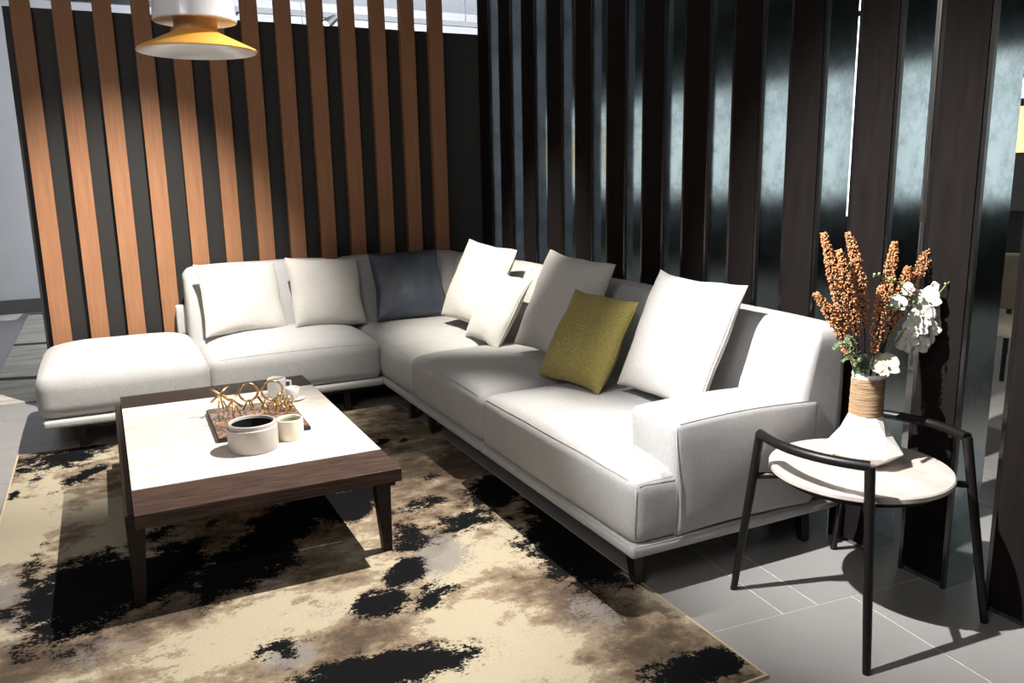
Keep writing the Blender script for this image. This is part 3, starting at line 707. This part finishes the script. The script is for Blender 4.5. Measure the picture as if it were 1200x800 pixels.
def armcurve(A, B, bulge):
    A = Vector((A[0] - ox, A[1] - oy, HZ)); B = Vector((B[0] - ox, B[1] - oy, HZ)); d = (B - A); nrm = Vector((d.y, -d.x, 0)).normalized() * bulge
    M = (A + B) / 2 + nrm * 2
    return bez(A, M, B)
MB().tube(armcurve(top[0], top[1], -0.052), 0.0152, 16).build('arm', 'black_ash', st, smooth=True, auto=60)
MB().tube(armcurve(top[2], top[3], -0.052), 0.0152, 16).build('arm', 'black_ash', st, smooth=True, auto=60)
MB().lathe([(0, 0.454), (0.268, 0.454), (0.273, 0.458), (0.273, 0.470), (0.269, 0.474), (0, 0.474)], 96, close=False).build('tabletop', 'side_marble', st, smooth=True, auto=30)
MB().lathe([(0.19, 0.430), (0.235, 0.430), (0.235, 0.4535), (0.19, 0.4535), (0.19, 0.430)], 64, close=False).build('support_ring', 'black_ash', st, smooth=True, auto=30)

# ---------------------------------------------------------------- vase and stems
VX, VY, VZ = 2.112, 1.765, 0.474
va = thing('vase', 'white faceted vase with twine-wrapped neck on the side table', 'vase', (VX, VY, VZ), rot=(0, 0, 0.25))
m_ = MB(); seg = 9
rings = [(0.066, 0.0, 0.0), (0.121, 0.045, 0.0), (0.076, 0.100, 0.5), (0.050, 0.158, 0.0)]
for (r, z, off) in rings:
    for k in range(seg):
        a = 2 * PI * (k + off) / seg; m_.v.append((r * math.cos(a), r * math.sin(a), z))
for i in range(3):
    o0, o1 = rings[i][2], rings[i + 1][2]
    for k in range(seg):
        a0, a1 = i * seg + k, i * seg + (k + 1) % seg; b0, b1 = (i + 1) * seg + k, (i + 1) * seg + (k + 1) % seg
        if o0 == o1: m_.f += [(a0, a1, b1, b0)]
        elif o1 > o0: m_.f += [(a0, a1, b0), (a1, b1, b0)]
        else: m_.f += [(a0, a1, b1), (a0, b1, b0)]
m_.f.append(tuple(reversed(range(seg))))
m_.build('body', 'matte_white', va, bevel=0.0015)
MB().lathe([(0.047, 0.155), (0.0465, 0.278), (0.049, 0.284), (0.049, 0.290), (0.044, 0.291), (0.041, 0.28), (0.039, 0.16), (0.0, 0.16)], 40, close=False).build('neck', 'matte_white', va, smooth=True, auto=40)
tw = MB(); 
for i in range(62):
    z = 0.160 + i * 0.00188; rr_ = 0.0500 - 0.0015 * i / 62; tw.torus((random.uniform(-.0005, .0005), random.uniform(-.0005, .0005), z), (random.uniform(-.02, .02), random.uniform(-.02, .02), 1), rr_, 0.0012, 36, 5)
o = tw.build('twine_wrap', 'twine', va, smooth=True); o['label'] = 'tan twine wrapped round the neck'

berry_me = None
def spike(label, tip, mid, start_f, dens, seed):
    rnd = random.Random(seed)
    b = Vector((VX + rnd.uniform(-.02, .02), VY + rnd.uniform(-.02, .02), VZ + 0.20)); tip = Vector(tip) + Vector((0.035, 0, 0)); mid = Vector(mid) + Vector((0.02, 0, 0))
    path = bez(b, mid * 2 - (b + tip) / 2, tip, 30)
    o = thing('dried_berry_stem', label, 'dried flower', tuple(b), 'orange berry stems in the vase')
    pl = [p - b for p in path]
    MB().tube(pl, [0.0028 - 0.0014 * i / 30 for i in range(31)], 6).build('stem', 'dark_stem', o, smooth=True)
    mb = MB(); tg = MB()
    dens = int(dens * 1.8)
    for i in range(dens):
        f = start_f + (1 - start_f) * (i / dens) ** 0.95
        k = min(29, int(f * 30)); p = pl[k].lerp(pl[k + 1], f * 30 - k)
        d = (pl[k + 1] - pl[k]).normalized(); u = d.orthogonal().normalized(); a = rnd.uniform(0, 2 * PI); u = (Matrix.Rotation(a, 3, d) @ u)
        env = 0.022 * (1 - ((f - start_f) / (1 - start_f)) ** 3 * 0.6) * min(1, 0.35 + (f - start_f) * 6)
        rr = env * rnd.uniform(0.45, 1.0)
        q = p + u * rr + d * rr * 0.5
        mb.ball(q, rnd.uniform(0.0022, 0.0036), 6, 4)
        if i % 3 == 0: tg.tube([p, q], 0.0007, 3, False)
    s_ = mb.build('berries', 'berry_orange', o, smooth=True); s_['kind'] = 'stuff'
    tg.build('twigs', 'dark_stem', o)['kind'] = 'stuff'
    return o
spike('orange berry stem with the highest tip on the far left of the vase', (1.930, 1.84, 1.200), (1.99, 1.80, 0.98), 0.34, 420, 1)
spike('orange berry stem just right of the leftmost tall one', (1.945, 1.79, 1.150), (2.03, 1.785, 0.95), 0.36, 380, 2)
spike('upright orange berry stem rising straight from the vase centre', (2.055, 1.86, 1.195), (2.085, 1.80, 0.98), 0.36, 400, 3)
spike('lowest orange berry stem spreading left over the sofa end', (1.90, 1.83, 1.020), (2.01, 1.79, 0.87), 0.28, 380, 4)
spike('short orange berry stem low at the front centre', (2.125, 1.78, 1.03), (2.125, 1.77, 0.90), 0.30, 300, 5)
spike('orange berry stem with curled tip right of centre', (2.245, 1.84, 1.155), (2.195, 1.81, 0.97), 0.36, 320, 6)
spike('shorter orange berry stem tucked behind the white blooms', (2.265, 1.80, 1.08), (2.215, 1.79, 0.92), 0.36, 300, 7)
spike('orange berry stem leaning furthest to the right', (2.49, 1.84, 1.232), (2.275, 1.80, 0.97), 0.36, 460, 8)

# orchid
orc = thing('orchid_stem', 'white orchid spray arching right out of the vase', 'orchid', (VX + 0.02, VY, VZ + 0.22))
ob = orc.location.copy()
sp = [Vector(p) - ob for p in [(VX + 0.02, VY, VZ + 0.22), (2.17, 1.77, 0.80), (2.26, 1.775, 0.87), (2.33, 1.775, 0.93), (2.31, 1.775, 0.99), (2.22, 1.78, 1.0)]]
fine_ = []
for i in range(len(sp) - 1):
    for j in range(6): fine_.append(sp[i].lerp(sp[i + 1], j / 6))
fine_.append(sp[-1])
for _ in range(4): fine_ = [fine_[0]] + [(fine_[i - 1] + fine_[i] * 2 + fine_[i + 1]) / 4 for i in range(1, len(fine_) - 1)] + [fine_[-1]]
MB().tube(fine_, 0.0032, 8).build('stem', 'stem_green', orc, smooth=True)
def petal(ln, wd, cup_):
    mb = MB(); n = 6
    for i in range(n + 1):
        t = i / n; wdt = wd * math.sin(PI * min(1, (t * 0.86 + 0.10))) ** 0.7
        for j in range(5):
            s = (j - 2) / 2; mb.v.append((s * wdt, t * ln, cup_ * (t * t) + 0.15 * wdt * s * s + 0.0015 * math.sin(7 * t + 3 * s)))
    for i in range(n):
        for j in range(4): mb.f.append((i * 5 + j, i * 5 + j + 1, (i + 1) * 5 + j + 1, (i + 1) * 5 + j))
    return mb
petal_big = petal(0.030, 0.021, 0.006); petal_thin = petal(0.030, 0.012, 0.005); pm_src = {}
def bloom(loc, face, roll, s=1.0, mat='petal_white'):
    p = Vector(loc) + Vector((-0.03, 0.05, 0)) - ob; s *= 1.18; f = Vector(face).normalized(); u = Vector((0, 0, 1)); x_ = u.cross(f).normalized(); y_ = f.cross(x_)
    M = Matrix(((x_.x, y_.x, f.x, p.x), (x_.y, y_.y, f.y, p.y), (x_.z, y_.z, f.z, p.z), (0, 0, 0, 1))) @ Matrix.Rotation(roll, 4, 'Z') @ Matrix.Scale(s, 4)
    c = MB().ball((0, 0, 0.004), 0.0045, 8, 5, (1, 1.2, 1)).ball((0, -0.006, 0.007), 0.004, 8, 5, (0.8, 1.3, 0.7)).build('blossom', 'petal_green', orc, smooth=True)
    c.matrix_local = M
    for k in range(5):
        big = k in (1, 4); key = (big, mat)
        if key not in pm_src:
            o = (petal_big if big else petal_thin).build('petal', mat, c, smooth=True); pm_src[key] = o
            sm = o.modifiers.new('thick', 'SOLIDIFY'); sm.thickness = 0.0008
        else:
            o = pm_src[key].copy(); COL.objects.link(o); o.parent = c
        o.matrix_local = Matrix.Rotation(2 * PI * k / 5, 4, 'Z') @ Matrix.Translation((0, 0.003, 0)) @ Matrix.Rotation(-0.1, 4, 'X')
for bl in [((2.43, 1.72, 0.985), (-0.5, -0.9, 0.1), 0.1, 1.15), ((2.38, 1.71, 0.975), (-0.8, -0.6, 0.3), 0.8, 1.1), ((2.355, 1.705, 0.925), (-0.6, -0.8, 0.0), 0.3, 1.1),
           ((2.42, 1.71, 0.915), (-0.4, -0.9, 0.2), 0.0, 1.2), ((2.375, 1.70, 0.875), (-0.7, -0.7, -0.1), 1.1, 1.15), ((2.325, 1.70, 0.895), (-0.8, -0.5, 0.1), 0.5, 1.0),
           ((2.305, 1.715, 0.85), (-0.5, -0.8, 0.2), 0.7, 1.0), ((2.345, 1.70, 0.835), (-0.5, -0.8, -0.2), 0.2, 0.95), ((2.46, 1.72, 0.935), (-0.2, -0.9, 0.2), 0.5, 0.8),
           ((2.255, 1.715, 0.975), (-0.6, -0.8, 0.4), 0.0, 0.7), ((2.30, 1.72, 1.015), (-0.4, -0.9, 0.4), 0.9, 0.6)]:
    bloom(*bl)
bloom((2.195, 1.70, 0.785), (-0.4, -0.6, 0.6), 0.4, 1.2, 'petal_green')
for i, pts in enumerate(([(2.25, 1.74, 1.0), (2.20, 1.75, 1.04), (2.17, 1.75, 1.055), (2.14, 1.75, 1.045), (2.11, 1.75, 1.075), (2.085, 1.75, 1.07)],
                         [(2.37, 1.74, 0.99), (2.40, 1.73, 1.03), (2.44, 1.73, 1.045), (2.465, 1.73, 1.07), (2.485, 1.73, 1.06)],
                         [(2.31, 1.74, 0.99), (2.25, 1.74, 0.97), (2.18, 1.74, 0.965), (2.14, 1.74, 0.98)])):
    P_ = [Vector(p) - ob for p in pts]; f2 = []
    for a in range(len(P_) - 1):
        for j in range(5): f2.append(P_[a].lerp(P_[a + 1], j / 5))
    f2.append(P_[-1])
    for _ in range(3): f2 = [f2[0]] + [(f2[q - 1] + f2[q] * 2 + f2[q + 1]) / 4 for q in range(1, len(f2) - 1)] + [f2[-1]]
    m_ = MB().tube(f2, 0.0018, 6)
    for q in range(4, len(f2), 4): m_.ball(f2[q] + Vector((0, 0, 0.006)), 0.005, 6, 4)
    m_.build('tendril', 'stem_green', orc, smooth=True)

fern = thing('fern_sprig', 'green needle-leaved sprig low on the left side of the vase mouth', 'greenery', (VX - 0.02, VY, VZ + 0.24))
fb = fern.location.copy(); rnd = random.Random(5)
for i, (tp, md) in enumerate((((1.905, 1.72, 0.875), (2.00, 1.74, 0.86)), ((1.935, 1.71, 0.835), (2.02, 1.74, 0.83)), ((1.975, 1.70, 0.785), (2.04, 1.74, 0.805)), ((1.945, 1.71, 0.90), (2.01, 1.74, 0.865)), ((1.99, 1.70, 0.83), (2.05, 1.73, 0.82)))):
    pth = bez(Vector((0, 0, 0)), (Vector(md) - fb) * 2 - (Vector(tp) - fb) / 2, Vector(tp) - fb, 16)
    fr_ = MB().tube(pth, 0.0015, 5).build('frond', 'stem_green', fern, smooth=True)
    nd = MB()
    for k in range(4, 17):
        for _ in range(30):
            d = Vector((rnd.uniform(-1, 1), rnd.uniform(-1, 1), rnd.uniform(-1, 1))).normalized(); ln = rnd.uniform(0.012, 0.024) * (1.15 - k / 22)
            a = pth[k] + Vector((rnd.uniform(-.003, .003),) * 3); e = d.orthogonal().normalized() * 0.0015
            nd.add([a - e, a + e, a + d * ln], [(0, 1, 2)])
    nd.build('needles', 'fern_green', fr_)['kind'] = 'stuff'

# ---------------------------------------------------------------- pendant lamp
pd = thing('pendant_lamp', 'pendant lamp with white drum over an amber cone shade', 'lamp', (0.37, 3.2, 1.83))
MB().lathe([(0.198, 0.0), (0.201, 0.003), (0.196, 0.010), (0.085, 0.062), (0.073, 0.070)], 72, close=False).build('cone_shade', 'lamp_amber', pd, smooth=True, auto=60)
MB().lathe([(0.198, 0.0), (0.192, 0.004), (0.082, 0.057), (0.0, 0.060)], 72, close=False).build('shade_lining', 'lamp_white', pd, smooth=True)
MB().lathe([(0.073, 0.066), (0.071, 0.12)], 48).build('neck', 'lamp_wood', pd, smooth=True, auto=40)
MB().lathe([(0.0, 0.112), (0.128, 0.104), (0.137, 0.100), (0.140, 0.104), (0.128, 0.20), (0.118, 0.26), (0.105, 0.272), (0.0, 0.275)], 72, close=False).build('drum', 'lamp_white', pd, smooth=True, auto=35)
MB().tube([(0, 0, 0.27), (0, 0, 1.57)], 0.003, 6).build('cord', 'black_metal', pd)

# ---------------------------------------------------------------- lights behind the partition
tk = thing('track_rail', 'black ceiling track rail seen above the slat partition', 'lighting', (1.5, 8.5, 2.95))
MB().box(-3.2, 2.6, -0.025, 0.025, -0.03, 0.02).build('rail', 'black_metal', tk)
for x in (-2.8, 0.2, 2.2): MB().tube([(x, 0, 0.02), (x, 0, 0.45)], 0.006, 6).build('hanger', 'black_metal', tk)
def head(x, label):
    o = thing('track_spotlight', label, 'spotlight', (x, 8.5, 2.92), 'track spotlights behind the partition')
    MB().tube([(0, 0, 0), (0, 0, -0.04)], 0.012, 8).build('bracket', 'black_metal', o)
    MB().tube([(0.10, 0.02, 0.02), (0.0, -0.02, -0.065)], [0.045, 0.05], 16).build('can', 'black_metal', o, smooth=True, auto=40)
    MB().tube([(-0.001, -0.0205, -0.067), (-0.006, -0.022, -0.071)], 0.036, 16).build('lens', 'lens_glow', o)
head(2.20, 'track spotlight between the middle slats above the partition')
head(1.25, 'track spotlight just right of the pendant lamp')
for i, (x0, x1, lab) in enumerate(((3.15, 3.30, 'thin slanting hanging wire near the last slat'), (1.90, 1.90, 'thin hanging wire seen between the middle slats'))):
    tag(MB().tube([(0, 0, 0), (x1 - x0, 0, 0.75)], 0.004, 5).build('hanging_wire', 'black_metal', origin=None), lab, 'wire').location = (x0, 8.2, 2.65)

# ---------------------------------------------------------------- room seen through the screen
tb = thing('tube_light', 'bright vertical tube light seen through the gap between two columns', 'lamp', (5.10, 4.565, 0))
MB().tube([(0, 0, 1.03), (0, 0, 2.46)], 0.035, 14).build('tube', 'tube_glow', tb, smooth=True)
MB().tube([(0, 0, 0.0), (0, 0, 0.03)], 0.12, 20).build('base', 'black_metal', tb)
MB().tube([(0, 0, 0.03), (0, 0, 1.03)], 0.014, 8).build('pole', 'black_metal', tb)
MB().tube([(0, 0, 2.46), (0, 0, 2.50)], 0.03, 10).build('cap', 'black_metal', tb)
MB().tube([(0, 0, 2.50), (0, 0, 2.80)], 0.035, 14).build('upper_tube', 'tube_glow', tb, smooth=True)
def side_chair(label, loc, rz):
    o = thing('dining_chair', label, 'chair', loc, 'cream chairs beyond the screen', (0, 0, rz))
    rbox(-0.23, 0.23, -0.22, 0.22, 0.42, 0.50, 0.03, 5).build('seat', 'chair_cream', o, smooth=True)
    rbox(-0.22, 0.22, 0.18, 0.24, 0.52, 0.86, 0.028, 5, lambda p: (p.x, p.y + 0.05 * (p.z - 0.5) / 0.36 - 0.05 * (1 - (p.x / 0.22) ** 2) * -1, p.z)).build('backrest', 'chair_cream', o, smooth=True)
    for x in (-0.2, 0.2):
        for y in (-0.19, 0.2):
            MB().tube([(x, y, 0.0), (x * 0.85, y * 0.85, 0.43)], [0.011, 0.016], 8).build('leg', 'edge_metal', o, smooth=True)
    for x in (-0.15, 0.15): MB().tube([(x, 0.18, 0.46), (x, 0.24, 0.6)], 0.01, 8).build('back_post', 'edge_metal', o, smooth=True)
    return o
side_chair('cream dining chair seen through the rightmost column gap', (4.75, 3.0, 0), -1.2)
side_chair('cream dining chair further back through the rightmost column gap', (6.3, 4.1, 0), 0.6)
dt = thing('display_table', 'dark table seen low through the rightmost column gap', 'table', (5.6, 3.55, 0))
MB().box(-0.45, 0.45, -0.3, 0.3, 0.70, 0.73).build('tabletop', 'white_marble', dt)
for x in (-0.4, 0.4):
    for y in (-0.25, 0.25): MB().tube([(x, y, 0), (x, y, 0.70)], 0.015, 8).build('leg', 'black_metal', dt)
ps = thing('floor_stand', 'slim pale stand glimpsed between the columns behind the orchid', 'stand', (5.00, 3.83, 0))
MB().tube([(0, 0, 0.02), (0, 0, 2.5)], 0.014, 10).build('pole', 'white_ceramic', ps, smooth=True)
MB().tube([(0, 0, 0.0), (0, 0, 0.02)], 0.13, 24).build('base', 'white_ceramic', ps, smooth=True, auto=40)
MB().box(-0.03, 0.03, -0.03, 0.03, 1.02, 1.14).build('clamp', 'chair_cream', ps, bevel=0.004)
